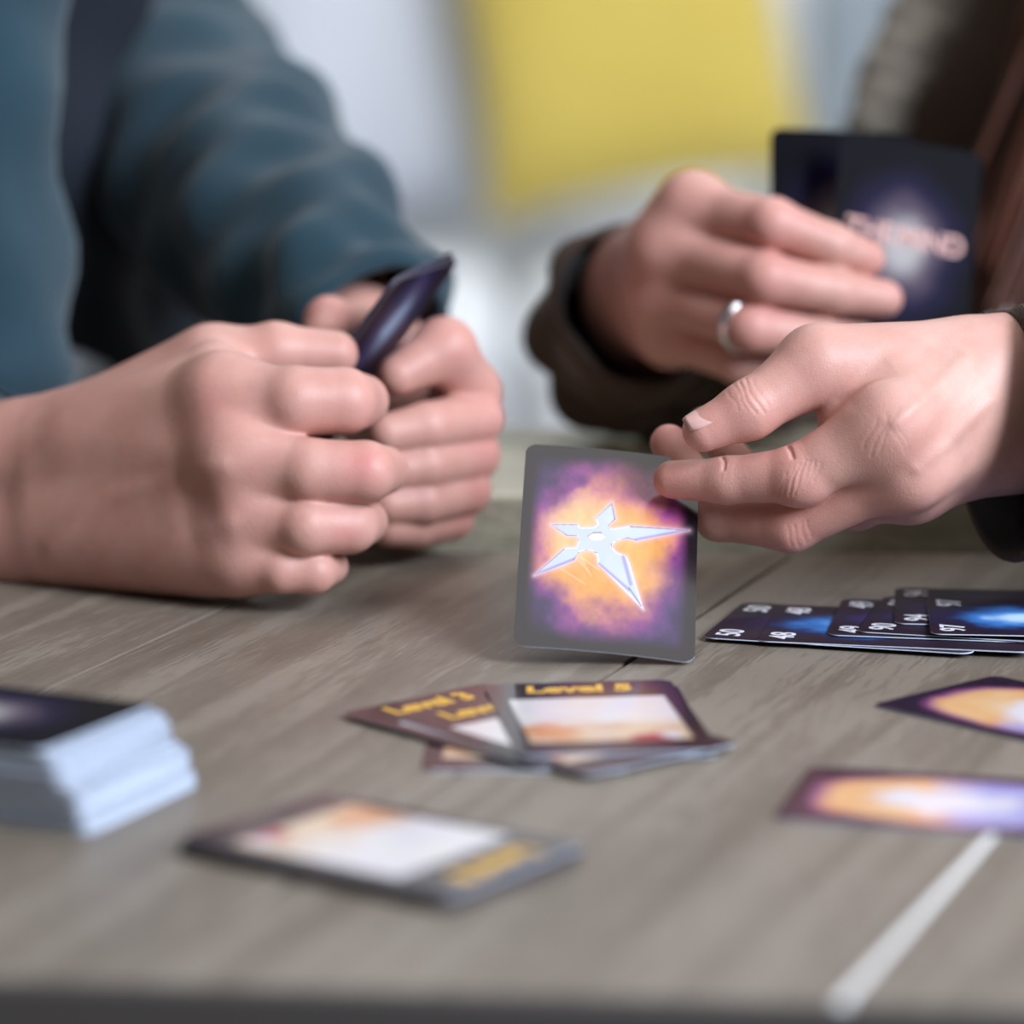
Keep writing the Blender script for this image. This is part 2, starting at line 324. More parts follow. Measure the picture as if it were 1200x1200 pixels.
def art_star(x, y):
    q = H @ np.stack([x.ravel(), y.ravel(), np.ones(x.size)]); X = (q[0] / q[2]).reshape(x.shape); Y = (q[1] / q[2]).reshape(x.shape)
    n1 = fbm(X / 170, Y / 170, 5); n2 = fbm(X / 110 + 31, Y / 120 + 5, 5); n3 = fbm(X / 150 + 7, Y / 150 + 70, 4)
    w_ = (n1 - 0.5) * 260 - 38
    rad = np.hypot((X - 540) / 1.06, (Y - 585) / 1.12) + w_
    black = np.array([0.012, 0.010, 0.016]); purple = np.array([0.070, 0.040, 0.155]); mag = np.array([0.50, 0.085, 0.36]); org = np.array([0.95, 0.43, 0.10]); cream = np.array([1.0, 0.66, 0.33])
    c = mix(black, purple, sst(-rad, -580, -330) * (0.45 + 1.0 * n3))
    c = mix(c, mag, (0.55 + 0.45 * sst(-Y, -760, -560)) * sst(-rad, -430, -240) * np.clip(0.30 + 1.2 * n2, 0, 1))
    diag = (X - 560) * 0.75 + (Y - 560) * 0.65
    c = mix(c, org, sst(-(rad + 40 * (n2 - 0.5)), -330, -150) * (0.92))
    c = mix(c, cream, 0.65 * sst(-np.hypot((X - 430) / 1.1, Y - 470) - w_ * 0.6, -210, -80))
    c = mix(c, np.array([1.0, 0.50, 0.13]), 0.5 * sst(-np.hypot((X - 700) / 1.0, Y - 680), -190, -60))
    st = (fbm(X / 45 + 3, Y / 60 + 3, 4) - 0.5); c = c * (1 + 0.35 * st[..., None])
    # fade to the dark border
    ex = np.minimum(x, 59 - x); ey = np.minimum(y, 90 - y); bd = sst(ex + (n1 - .5) * 2, 2.0, 7.5) * sst(ey + (n3 - .5) * 5, 3.0, 12)
    c = mix(black, c, bd)
    ins = inpoly(X, Y, STAR); hole = ((X - 484) / 40) ** 2 + ((Y - 524) / 19) ** 2 < 1
    dist = np.full(X.shape, 1e9)
    for i in range(len(STAR)): dist = np.minimum(dist, segd(X, Y, STAR[i - 1], STAR[i]))
    out = ~ins
    c = mix(c, np.array([1.0, 0.70, 0.82]), np.where(out, 0.62 * np.exp(-(dist / 10.0) ** 1.2), 0))
    for a, b, s in (((395, 620), (490, 690), 0.5), ((380, 630), (440, 700), 0.4), ((300, 680), (420, 760), 0.4), ((400, 625), (450, 720), .35)):
        c = mix(c, np.array([1, .8, .6]), np.exp(-(segd(X, Y, a, b) / 3) ** 2) * s)
    steel = mix(np.array([0.60, 0.66, 0.82]), np.array([0.70, 0.76, 0.90]), fbm(X / 80, Y / 80, 3))
    c[ins] = steel[ins]
    rim = ins & (dist < 5); c[rim] = np.array([0.95, 0.92, 1.0])
    for a, b, wv in BEV:
        t = np.exp(-(segd(X, Y, a, b) / (wv * 0.5)) ** 4); dark = 0.30 if wv < 10 else 0.55
        c = mix(c, np.array([dark * 0.75, dark * 0.66, dark * 1.15]), np.where(ins, t, 0) * (0.9 if wv >= 10 else 0.85))
    hc = mix(np.array([1.0, .80, .55]), np.array([1.0, .9, .9]), sst(Y, 505, 540))
    hh = hole & ins; c[hh & (Y > 508)] = hc[hh & (Y > 508)]
    return np.clip(c * 0.72, 0, 1)

def art_number(glow, gx=0.5, gy=0.5, tint=(0.05, 0.22, 0.62), seed=0):
    def f(x, y):
        n1 = fbm(x / 9 + seed, y / 9 + 3, 4)
        c = mix(np.array([0.017, 0.010, 0.014]), np.array([0.028, 0.014, 0.030]), n1)
        r = np.hypot((x - CW * 1000 * gx) / 24, (y - CL * 1000 * gy) / 42) + (n1 - .5) * 0.4
        c = mix(c, np.array([0.014, 0.018, 0.075]), sst(-r, -1.05, -0.6) * min(1, glow * 1.5))
        c = mix(c, np.array(tint), sst(-r, -0.8, -0.35) * glow)
        c = mix(c, np.array([0.55, 0.78, 1.0]), sst(-r, -0.45, -0.1) * glow)
        return c
    return f
def art_level(seed, wmoon=1.0):
    def f(x, y):
        n1 = fbm(x / 8 + seed, y / 8, 5); n2 = fbm(x / 20 + 5 + seed, y / 14, 4)
        border = np.array([0.040, 0.024, 0.034])
        c = np.zeros(x.shape + (3,)) + border
        pic = (x > 5.5) & (x < 53.5) & (y > 14) & (y < 69)
        sky = mix(np.array([0.86, 0.80, 0.92]), np.array([0.96, 0.93, 0.86]), n1)
        low = mix(np.array([0.80, 0.45, 0.22]), np.array([0.92, 0.80, 0.62]), n1)
        p = mix(low, sky, sst(y + 26 * (n2 - .5), 26, 44))
        p = mix(p, np.array([0.80, 0.30, 0.08]), sst(-np.hypot(x - 12, y - 27) - 12 * (n1 - .5), -13, -5) * .8)
        p = mix(p, np.array([0.55, 0.04, 0.08]), sst(-np.hypot((x - 42) / 1.3, y - 17) - 4 * (n1 - .5), -6.5, -3.5))
        p = mix(p, np.array([0.9, 0.9, 0.98]), sst(-np.hypot(x - 48, y - 20), -5, -2) * .9)
        c = np.where(pic[..., None], p, c)
        return c * 0.74
    return f
def art_reward(seed):
    def f(x, y):
        n1 = fbm(x / 10 + seed, y / 10, 4)
        c = mix(np.array([0.022, 0.014, 0.026]), np.array([0.035, 0.018, 0.05]), n1)
        r = np.maximum(np.abs(x - 29.5) / 24.5, np.abs(y - 45) / 40) + (n1 - .5) * .18
        r2 = (np.abs(x - 29.5) / 26) ** 3 + (np.abs(y - 45) / 42) ** 3 + (n1 - .5) * .25
        c = mix(c, np.array([0.30, 0.08, 0.26]), sst(-r2, -1.0, -.65))
        o = mix(np.array([0.95, 0.42, 0.12]), np.array([1.0, 0.72, 0.42]), n1)
        b = mix(np.array([0.30, 0.26, 0.75]), np.array([0.72, 0.72, 1.0]), n1)
        body = mix(o, b, sst(y + (n1 - .5) * 14, 34, 52))
        c = mix(c, body, sst(-r2, -.80, -.42))
        c = mix(c, np.array([0.93, 0.90, 0.97]), sst(-np.hypot((x - 29) / 14, (y - 43) / 24) - (n1 - .5) * 1.1, -1.05, -.45))
        return c * 0.82
    return f
def art_back(x, y):
    n1 = fbm(x / 10, y / 10, 4); r = np.hypot((x - 29.5) / 22, (y - 48) / 27) + (n1 - .5) * .25
    c = np.zeros(x.shape + (3,)) + np.array([0.002, 0.002, 0.004])
    c = mix(c, np.array([0.010, 0.008, 0.030]), sst(-r, -1.35, -.8)); c = mix(c, np.array([0.08, 0.060, 0.085]), sst(-r, -.95, -.5)); c = mix(c, np.array([0.36, 0.34, 0.34]), sst(-r, -.62, -.15))
    return c
def art_plain(a, b):
    def f(x, y): return mix(np.array(a), np.array(b), fbm(x / 12, y / 12, 4))
    return f

# --- the held star card
bl, br = P(601, 757, 1.168), P(815, 778, 1.170); tl = P(622, 521, 1.230)
ex = br - bl
star = card('star_card', art_star, frame(bl, ex, tl - bl), 230, 340, lambda X, Y: 0.0012 * np.sin(X / CW * math.pi) + 0.0008 * (Y / CL) ** 2,
            'glossy card with a five-pointed silver throwing star, tilted up between fingers', None)
print('STAR size', np.linalg.norm(ex), np.linalg.norm(tl - bl), bl[2] - T, br[2] - T)

# --- number cards, a run fanned to the right
def number_card(n, x, y, z, deg, glow, ny=1.0, ty=0.0, tx=0.0, seed=0, label='', far=True, tint=(0.05, 0.22, 0.62)):
    # lies with its long side running right: local x from far to near... corner given is the near-left one
    a = math.radians(deg); e_long = np.array([math.cos(a), math.sin(a), ty]); e_short = np.array([-math.sin(a), math.cos(a), tx])
    o0 = np.array([x / 1000, y / 1000, T + z / 1000])
    # top of the print faces left: local y = -long ; local x = short (away)
    M = frame(o0 + e_long * CL, e_short, -e_long)
    c = card('number_card', art_number(glow, 0.48, 0.6, tint, seed), M, 60, 90, None, label, 'number cards in the overlapping run', m=M_SATIN)
    for k in (0, 1):
        text(c, n, 0.0118, M_WHITEINK, local(0.0095 if k == 0 else CW - 0.0095, CL - 0.0078), 'printed_number', 0.00012, 0, 0.86)
    return c
number_card('50', 63.0, 1176.0, 1.6, -17, 0.12, seed=1, ty=0.004, label='number card showing 50, lowest and leftmost of the run', tint=(0.1, .06, .3))
number_card('48', 80.6, 1168.8, 2.0, -12.0, 0.95, seed=3, ty=0.004, label='number card 48 with a blue glow, second from the left in the run')
number_card('49', 104.4, 1174.2, 2.9, -10.0, 0.30, seed=5, label='number card 49 overlapping the blue 48 card', tint=(0.12, .06, .35))
number_card('90', 114.2, 1176.5, 3.5, -15.0, 0.30, seed=8, label='number card 90 between 49 and 94 in the run', tint=(0.12, .06, .35))
number_card('94', 128.0, 1186.0, 4.2, -6, 0.30, seed=11, label='number card 94 just left of the topmost card', tint=(0.10, .06, .45))
c97 = number_card('97', 137.8, 1166.0, 5.0, -5, 1.0, seed=14, label='number card 97 with a bright blue glow, topmost of the run')

# --- level cards, fanned in the middle
def level_card(s, x, y, z, deg, seed, label, title=True, nu=50, nv=76, ty=0, tx=0):
    c = card('level_card', art_level(seed), flat(x, y, z, deg, tx, ty), nu, nv, None, label, 'level cards fanned in the middle')
    if s: text(c, s, 0.0118, M_YELLOWINK, local(0.0285, 0.0808), 'printed_title', 0.0005, 0.1, 0.98)
    return c
# corner arguments are the near-left corner with the title away from the viewer
def corner_from_far_left(x, y, deg):   # far-left corner known
    a = math.radians(deg); return x - math.cos(a) * 90, y - math.sin(a) * 90
fx, fy = corner_from_far_left(-52.5, 1069.5, 131.0)
FANGLE = 131
def lv(s, flx, fly, z, deg, seed, label):
    x, y = corner_from_far_left(flx, fly, deg); return level_card(s, x, y, z, deg, seed, label)
lv('', -22.9, 1096.0, 0.3, 88, 2, 'bottom level card, its dark near corner poking out under the fan')
lv('', -7.0, 1105.5, 0.8, 95, 6, 'level card lying under Level 5, pale near right corner showing')
lv('Level 3', -52.5, 1069.5, 1.6, 132.5, 1, 'level card titled Level 3, leftmost of the fan')
lv('Level 4', -36.0, 1062.5, 2.1, 129.5, 9, 'level card with its title half covered, second in the fan')
lv('Level 5', -9.0, 1103.0, 2.6, 97.0, 12, 'level card titled Level 5 with picture in full view, rightmost of the fan')

# --- stack of level cards at the front, seen upside down
def pile(name, art, x, y, deg, n, jit, shear, label, cat, z0=0.0):
    V = []; Fc = []; mi = []; cols = []
    return None
def stack_block(name, n, x, y, deg, th, jit, shx, shy, label, cat, seed, tone=(0.03, 0.025, 0.03)):
    """n single cards one above the other as one mesh, each a little out of line"""
    r2 = np.random.default_rng(seed); V = []; Fc = []; mi = []; r = 0.0042
    pts = []
    for cx, cy, a0 in ((CW - r, r, -90), (CW - r, CL - r, 0), (r, CL - r, 90), (r, r, 180)):
        for k in range(5):
            a = math.radians(a0 + k * 22.5); pts.append((cx + r * math.cos(a), cy + r * math.sin(a)))
    pts = np.array(pts); K = len(pts); a = math.radians(deg); ey = np.array([math.cos(a), math.sin(a)]); ex_ = np.array([math.sin(a), -math.cos(a)])
    walk = np.zeros(2)
    for i in range(n):
        walk = walk * 0.8 + r2.normal(0, jit, 2); t = i / n
        s = np.array([shx(t), shy(t)]) + walk + r2.normal(0, jit * 0.5, 2)
        ra = r2.normal(0, 0.006); c_, s_ = math.cos(ra), math.sin(ra)
        q = (pts - pts.mean(0)) @ np.array([[c_, -s_], [s_, c_]]) + pts.mean(0) + s
        W2 = np.array([x / 1000, y / 1000]) + q[:, :1] * ex_ + q[:, 1:] * ey
        z0 = T + 0.0001 + i * th; b = len(V)
        V += [(*p, z0) for p in W2] + [(*p, z0 + th * 0.88) for p in W2]
        Fc += [tuple(range(b + K - 1, b - 1, -1)), tuple(range(b + K, b + 2 * K))]; mi += [1, 1]
        for k in range(K): j = (k + 1) % K; Fc.append((b + k, b + j, b + K + j, b + K + k)); mi.append(0)
    o = mesh(name, V, Fc, [M_PAPER, mat('dark_card_face', tone, 0.25)], None, False, mi)
    tag(o, label, cat, None, 'stuff'); return o
# front stack: long axis -32 deg, title at the right/near end -> +y towards (-32 deg)
SX, SY, SD = -53.0, 967.0, -36.0
M_PAPER2 = M_PAPER
stk = stack_block('card_stack', 11, SX, SY, SD, 0.00036, 0.0004, lambda t: 0, lambda t: 0, 'low stack of level cards at the front, under its picture card', 'card stack', 3)
stk.data.materials[0] = mat('dark_card_edge', (0.10, 0.09, 0.10), 0.6)
top = level_card('Level 8', SX, SY, 4.3, SD, 21, 'picture card with yellow title seen upside down, on the front stack')
top['group'] = ''; del top['group']

# --- leaning draw deck at the left
DK = 64.5
def shx(t): return 0.0033 * t
def shy(t): return -0.0115 * t + 0.0032 * math.sin(t * 3.3) + 0.0008 * math.sin(t * 17)
# +y (long) runs to the right-near end: direction DK-90 ; white short side at the right end
dx, dy = -113.0 / 1000, 937.8 / 1000
a = math.radians(DK - 90); ey = np.array([math.cos(a), math.sin(a)]); exd = np.array([math.sin(a), -math.cos(a)])
c0 = np.array([dx, dy]) - ey * CL - exd * CW
deck = stack_block('draw_deck', 64, c0[0] * 1000, c0[1] * 1000, DK - 90, 0.00035, 0.00035, shx, shy, 'tall leaning draw deck with pale blue-white edges, at the left', 'card deck', 5, (0.02, 0.018, 0.03))
ct = c0 + ey * shy(1) + exd * shx(1)
dt = card('deck_top_card', art_back, flat(ct[0] * 1000, ct[1] * 1000, 22.7, DK - 90), 30, 45, None, 'dark galaxy card lying on top of the leaning draw deck', m=M_SATIN)

# --- two bright cards at the right
def corner_near_left(x, y, deg):       # near-left corner, long side running at deg to the right -> print top to the right
    a = math.radians(deg); return np.array([x, y]) + np.array([-math.sin(a), math.cos(a)]) * 59
p = corner_near_left(70.7, 953.2, -15); card('bonus_card', art_reward(3), flat(p[0], p[1], 0.5, -15), 50, 76, None, 'orange and lilac glowing card nearest the viewer, right of the pale glint along the joint', 'bright cards on the right')
p = corner_near_left(110.2, 1085.4, -47.5); card('bonus_card', art_reward(8), flat(p[0], p[1], 0.5, -47.5), 50, 76, None, 'orange and lilac glowing card lying cornerwise below the number cards', 'bright cards on the right')

# ------------------------------------------------------------------ implicit-surface bodies
def smin(a, b, k):
    h = np.maximum(k - np.abs(a - b), 0) / k; return np.minimum(a, b) - h * h * k * 0.25
def cone(Xs, a, b, ra, rb):
    ab = b - a; L2 = float(ab @ ab) + 1e-12
    t = ((Xs[0] - a[0]) * ab[0] + (Xs[1] - a[1]) * ab[1] + (Xs[2] - a[2]) * ab[2]) / L2; t = np.clip(t, 0, 1)
    dx = Xs[0] - a[0] - t * ab[0]; dy = Xs[1] - a[1] - t * ab[1]; dz = Xs[2] - a[2] - t * ab[2]
    return np.sqrt(dx * dx + dy * dy + dz * dz) - (ra + (rb - ra) * t)
def implicit(groups, vox, clip_lo=None, clip_hi=None, carve=()):
    """groups: list of (k_inside, k_to_rest, [(a, b, ra, rb), ...]); group 0 is the palm/trunk. metres. returns verts, quads"""
    allp = [q for g in groups for q in g[2]]
    lo = np.min([np.minimum(q[0], q[1]) - max(q[2], q[3]) for q in allp], 0) - 0.004; hi = np.max([np.maximum(q[0], q[1]) + max(q[2], q[3]) for q in allp], 0) + 0.004
    if clip_lo is not None: lo = np.maximum(lo, clip_lo)
    if clip_hi is not None: hi = np.minimum(hi, clip_hi)
    nx = np.ceil((hi - lo) / vox).astype(int) + 1
    ax = [(lo[i] + np.arange(nx[i]) * vox).astype(np.float32) for i in range(3)]
    BIG = np.float32(0.05)
    def grp(ki, prims):
        Fg = np.full(nx, BIG, np.float32)
        for a_, b_, ra, rb in prims:
            m = max(ra, rb) + 0.012 + ki; l = np.minimum(a_, b_) - m; h = np.maximum(a_, b_) + m
            i0 = np.clip(np.floor((l - lo) / vox).astype(int), 0, nx); i1 = np.clip(np.ceil((h - lo) / vox).astype(int) + 1, 0, nx)
            if (i1 <= i0).any(): continue
            sl = tuple(slice(i0[i], i1[i]) for i in range(3))
            Xs = (ax[0][sl[0]][:, None, None], ax[1][sl[1]][None, :, None], ax[2][sl[2]][None, None, :])
            Fg[sl] = smin(Fg[sl], cone(Xs, a_, b_, ra, rb).astype(np.float32), ki)
        return Fg
    palm = grp(groups[0][0], groups[0][2]); res = palm.copy()
    for ki, kr, prims in groups[1:]:
        f_ = smin(palm, grp(ki, prims), kr); res = smin(res, f_, 0.0012)
    for a_, b_, ra, rb, k in carve:
        m = max(ra, rb) + 0.01; l = np.minimum(a_, b_) - m; h = np.maximum(a_, b_) + m
        i0 = np.clip(np.floor((l - lo) / vox).astype(int), 0, nx); i1 = np.clip(np.ceil((h - lo) / vox).astype(int) + 1, 0, nx)
        if (i1 <= i0).any(): continue
        sl = tuple(slice(i0[i], i1[i]) for i in range(3))
        Xs = (ax[0][sl[0]][:, None, None], ax[1][sl[1]][None, :, None], ax[2][sl[2]][None, None, :])
        res[sl] = -smin(-res[sl], cone(Xs, a_, b_, ra, rb).astype(np.float32), k)
    # close at the borders of the block
    for axis in range(3):
        s = [slice(None)] * 3; s[axis] = 0; res[tuple(s)] = np.maximum(res[tuple(s)], 1e-4); s[axis] = -1; res[tuple(s)] = np.maximum(res[tuple(s)], 1e-4)
    return nets(res, lo, vox)
def nets(D, lo, vox):
    S = D < 0; c = [S[i:S.shape[0] - 1 + i, j:S.shape[1] - 1 + j, k:S.shape[2] - 1 + k] for i in (0, 1) for j in (0, 1) for k in (0, 1)]
    anyv = c[0].copy(); allv = c[0].copy()
    for q in c[1:]: anyv |= q; allv &= q
    act = anyv & ~allv; I, J, K = np.nonzero(act); n = len(I); idx = np.full(act.shape, -1, np.int64); idx[I, J, K] = np.arange(n)
    vals = {(i, j, k): D[I + i, J + j, K + k] for i in (0, 1) for j in (0, 1) for k in (0, 1)}
    acc = np.zeros((n, 3)); cnt = np.zeros(n)
    for a in vals:
        for ax_ in range(3):
            if a[ax_]: continue
            b = list(a); b[ax_] = 1; b = tuple(b); va, vb = vals[a], vals[b]; m = (va < 0) != (vb < 0)
            t = np.where(m, va / np.where(m, va - vb, 1), 0)
            p = np.array(a, float)[None] + t[:, None] * np.eye(3)[ax_][None]; acc[m] += p[m]; cnt[m] += 1
    V = (np.stack([I, J, K], -1) + acc / cnt[:, None]) * vox + lo
    Q = []
    for ax_ in range(3):
        s0 = [slice(1, -1)] * 3; s1 = [slice(1, -1)] * 3; s0[ax_] = slice(0, -1); s1[ax_] = slice(1, None)
        A, B = S[tuple(s0)], S[tuple(s1)]; m = A != B; i, j, k = np.nonzero(m); p = [i, j, k]
        for q in range(3):
            if q != ax_: p[q] = p[q] + 1
        o1, o2 = [q for q in range(3) if q != ax_]
        def cell(d1, d2):
            q = [x.copy() for x in p]; q[o1] = q[o1] - d1; q[o2] = q[o2] - d2; return idx[q[0], q[1], q[2]]
        quad = np.stack([cell(1, 1), cell(0, 1), cell(0, 0), cell(1, 0)], -1); inside = A[m]
        if ax_ == 1: inside = ~inside
        quad[~inside] = quad[~inside][:, ::-1]; Q.append(quad)
    return V, np.concatenate(Q)
def normals(V, Q):
    n = np.cross(V[Q[:, 2]] - V[Q[:, 0]], V[Q[:, 3]] - V[Q[:, 1]]); N = np.zeros_like(V)
    for k in range(4): np.add.at(N, Q[:, k], n)
    return N / (np.linalg.norm(N, axis=1, keepdims=True) + 1e-12)
def chain(pts, radii): return [(np.array(pts[i]), np.array(pts[i + 1]), radii[i], radii[i + 1]) for i in range(len(pts) - 1)]
mm = 0.001
SKINC = np.array([0.59, 0.322, 0.268])
def skin_colour(V, red=(), pale=(), nails=(), base=SKINC):
    c = np.tile(base, (len(V), 1))
    for p, r, s in red:
        t = np.exp(-(np.linalg.norm(V - p, axis=1) / r) ** 2) * s; c = c * (1 - t[:, None]) + np.array([0.62, 0.23, 0.21]) * t[:, None]
    for p, r, s in pale:
        t = np.exp(-(np.linalg.norm(V - p, axis=1) / r) ** 2) * s; c = c * (1 - t[:, None]) + np.array([0.70, 0.46, 0.38]) * t[:, None]
    for a_, b_, ra, rb in nails:
        d = cone((V[:, 0], V[:, 1], V[:, 2]), a_, b_, ra, rb); t = (d < 0.0003).astype(float); c = c * (1 - t[:, None]) + np.array([0.74, 0.47, 0.43]) * t[:, None]
    return c
def crease(V, Q, lines):
    """fine skin folds: lines of (pixel polyline, depth mm, width mm) pressed into the side that faces the viewer"""
    N = normals(V, Q); x, y, z = project(V); view = V - CAM; view /= np.linalg.norm(view, axis=1, keepdims=True)
    fac = np.clip(-(N * view).sum(1) * 3, 0, 1); off = np.zeros(len(V)); neg = np.zeros(len(V))
    for pl_, dep, wid in lines:
        b = wid * F * mm / 1.2
        for i in range(len(pl_) - 1):
            (x0, y0), (x1, y1) = pl_[i], pl_[i + 1]; g = (x > min(x0, x1) - 4 * b) & (x < max(x0, x1) + 4 * b) & (y > min(y0, y1) - 4 * b) & (y < max(y0, y1) + 4 * b)
            if g.any():
                e_ = abs(dep) * mm * np.exp(-(segd(x[g], y[g], pl_[i], pl_[i + 1]) / b) ** 2)
                if dep > 0: off[g] = np.maximum(off[g], e_)
                else: neg[g] = np.maximum(neg[g], e_)
    off = off - neg
    return V - N * (off * fac)[:, None]

parts_left = []; parts_right = []
# ======================= dealing hand (left hand of the person on the right)
W1 = P(1188, 474, 1.226)
iM, iP, iD, iT = P(1043, 500, 1.190), P(936, 556, 1.196), P(852, 563, 1.204), P(788, 562, 1.2112)
mM, mP, mD, mT = P(1062, 548, 1.199), P(926, 613, 1.212), P(842, 606, 1.222), P(784, 519, 1.2395)
rM, rP, rD, rT = P(1068, 566, 1.218), P(1004, 590, 1.232), P(900, 588, 1.254), P(826, 497, 1.264)
kM, kP, kD, kT = P(1082, 546, 1.240), P(1030, 568, 1.256), P(975, 570, 1.270), P(940, 548, 1.278)
tC, tM, tI, tT = P(1135, 430, 1.222), P(958, 429, 1.206), P(877, 481, 1.199), P(825, 504, 1.198)
wu, wl = P(1190, 436, 1.226), P(1190, 512, 1.230); fu, fl_ = P(1330, 450, 1.27), P(1330, 530, 1.276)
palm = [(wu, iM, 16 * mm, 12.5 * mm), (W1, mM, 17 * mm, 12 * mm), (wl, rM, 16 * mm, 11 * mm), (wl, kM, 14 * mm, 9.5 * mm), (wu, tM, 15.5 * mm, 10.5 * mm), (wu, tC, 15 * mm, 14 * mm),
        (P(1120, 480, 1.222), P(1060, 520, 1.218), 15 * mm, 11 * mm), (iM, mM, 10.5 * mm, 10 * mm), (mM, rM, 10 * mm, 9 * mm), (rM, kM, 9 * mm, 8 * mm),
        (wu, fu, 15 * mm, 18 * mm), (wl, fl_, 15 * mm, 19 * mm), (W1, (fu + fl_) / 2, 16 * mm, 20 * mm)]
G = [(9 * mm, 0, palm),
     (3 * mm, 9 * mm, [(iM, iP, 13 * mm, 9.4 * mm), (P(1050, 458, 1.206), P(988, 492, 1.203), 13 * mm, 8.5 * mm), (iP, iD, 9.4 * mm, 7.5 * mm), (iD, iT, 7.6 * mm, 6.4 * mm), (iP - UP * 1 * mm, iP - UP * 1 * mm + RT * 2 * mm, 9.6 * mm, 9.6 * mm)]),
     (3 * mm, 8 * mm, [(mM, mP, 10.6 * mm, 9.4 * mm), (mP, mD, 9.6 * mm, 7.6 * mm), (mD, mT, 7.8 * mm, 6.4 * mm)]),
     (3 * mm, 8 * mm, [(rM, rP, 10 * mm, 8.8 * mm), (rP, rD, 8.6 * mm, 7.2 * mm), (rD, rT, 7.2 * mm, 6 * mm)]),
     (3 * mm, 8 * mm, [(kM, kP, 8.5 * mm, 7.5 * mm), (kP, kD, 7.5 * mm, 6.5 * mm), (kD, kT, 6.4 * mm, 5.6 * mm)]),
     (4 * mm, 10 * mm, [(tC, tM, 14 * mm, 12 * mm), (tM, tI, 12 * mm, 9.3 * mm), (tI, tT, 9.3 * mm, 7.2 * mm)])]
# tendons and knuckle heads on the back of the hand
cv = []
V, Q = implicit(G, 0.00055, clip_hi=np.array([P(1300, 500, 1.25)[0], 9, 9]))
lines = []
def wob(n_, x, y, hgt, tilt, amp=1.5):
    return [(x + tilt * (t - .5) * hgt + amp * math.sin(t * 6 + n_), y + (t - .5) * hgt) for t in np.linspace(0, 1, 6)]
for k, (x, hgt) in enumerate([(917, 26), (923, 34), (930, 38), (937, 40), (944, 36), (951, 30), (958, 22)]): lines.append((wob(k, x, 560 - (x - 937) * .35, hgt, -.35), 0.30 if k in (2, 3) else 0.16, 0.42))
for k, (x, y, hgt) in enumerate([(846, 552, 18), (853, 553, 20), (860, 553, 16)]): lines.append((wob(k, x, y, hgt, -.15, .8), 0.08, 0.4))
for k, (x, y, hgt) in enumerate([(1020, 508, 34), (1030, 512, 46), (1040, 506, 52), (1049, 508, 46), (1058, 512, 34)]): lines.append((wob(k, x, y, hgt, -.45 if k < 3 else .5, 2), 0.13, 0.5))
for k, (x, y, hgt) in enumerate([(925, 628, 24), (933, 628, 26), (941, 624, 24), (948, 620, 18)]): lines.append((wob(k, x, y, hgt, .25, 1), 0.17, 0.4))
for k, (x, y, hgt) in enumerate([(868, 466, 30), (875, 466, 36), (883, 464, 40), (891, 461, 34), (860, 470, 20)]): lines.append((wob(k, x, y, hgt, .55, 2), 0.26 if k in (1, 2) else .14, 0.45))
lines += [([(846, 535), (849, 541), (848, 550)], .6, .6), ([(920, 518), (926, 527), (929, 536)], .7, .7)]
lines += [([(1130, 420), (1090, 460), (1050, 495)], -0.9, 2.6), ([(1160, 470), (1110, 520), (1075, 548)], -0.8, 2.4), ([(1140, 445), (1100, 500), (1080, 540)], 0.5, 3.0), ([(1100, 400), (1040, 440), (1000, 470)], 0.5, 3.2)]
V = crease(V, Q, lines)
nails = [(P(808, 487, 1.1955), P(842, 478, 1.1975), 5 * mm, 5 * mm)]
colr = skin_colour(V, [(iP, .012, .5), (mP, .012, .5), (iM, .013, .35), (mM, .012, .3), (iT, .010, .5), (mT, .012, .5), (tT, .009, .4), (P(970, 470, 1.215), .014, .7), (tI, .01, .3)],
                   [(P(1110, 450, 1.2), .03, .6), (P(990, 540, 1.19), .010, .5)])
parts_right.append((V, Q, colr))
nail_specs = [(parts_right, P(822, 491, 1.1925), P(834, 484, 1.1935), 0)]

# ======================= card-holding hand (right hand of the person on the right)
d0 = 1.40
iM, iP, iD, iT = P(812, 245, 1.400), P(905, 262, 1.372), P(975, 288, 1.378), P(1016, 303, 1.385)
mM, mP, mD, mT = P(782, 292, 1.405), P(897, 326, 1.368), P(978, 342, 1.376), P(1036, 350, 1.383)
rM, rP, rD, rT = P(775, 345, 1.415), P(880, 384, 1.372), P(960, 396, 1.380), P(1010, 400, 1.388)
kM, kP, kD, kT = P(785, 392, 1.425), P(865, 424, 1.392), P(925, 440, 1.392), P(960, 445, 1.396)
tC, tM, tI, tT = P(800, 330, 1.455), P(860, 300, 1.455), P(940, 290, 1.435), P(1000, 310, 1.425)
wr, wr2 = P(752, 335, 1.475), P(755, 365, 1.48); fo, fo2 = P(790, 405, 1.515), P(800, 425, 1.515)
palm = [(wr, iM, 19 * mm, 13 * mm), (wr, mM, 19 * mm, 13 * mm), (wr2, rM, 18 * mm, 12 * mm), (wr2, kM, 17 * mm, 11 * mm), (iM, mM, 11 * mm, 11 * mm), (mM, rM, 11 * mm, 10 * mm), (rM, kM, 10 * mm, 9 * mm),
        (wr, tM, 17 * mm, 12 * mm), (wr, fo, 21 * mm, 20 * mm), (wr2, fo2, 21 * mm, 20 * mm)]
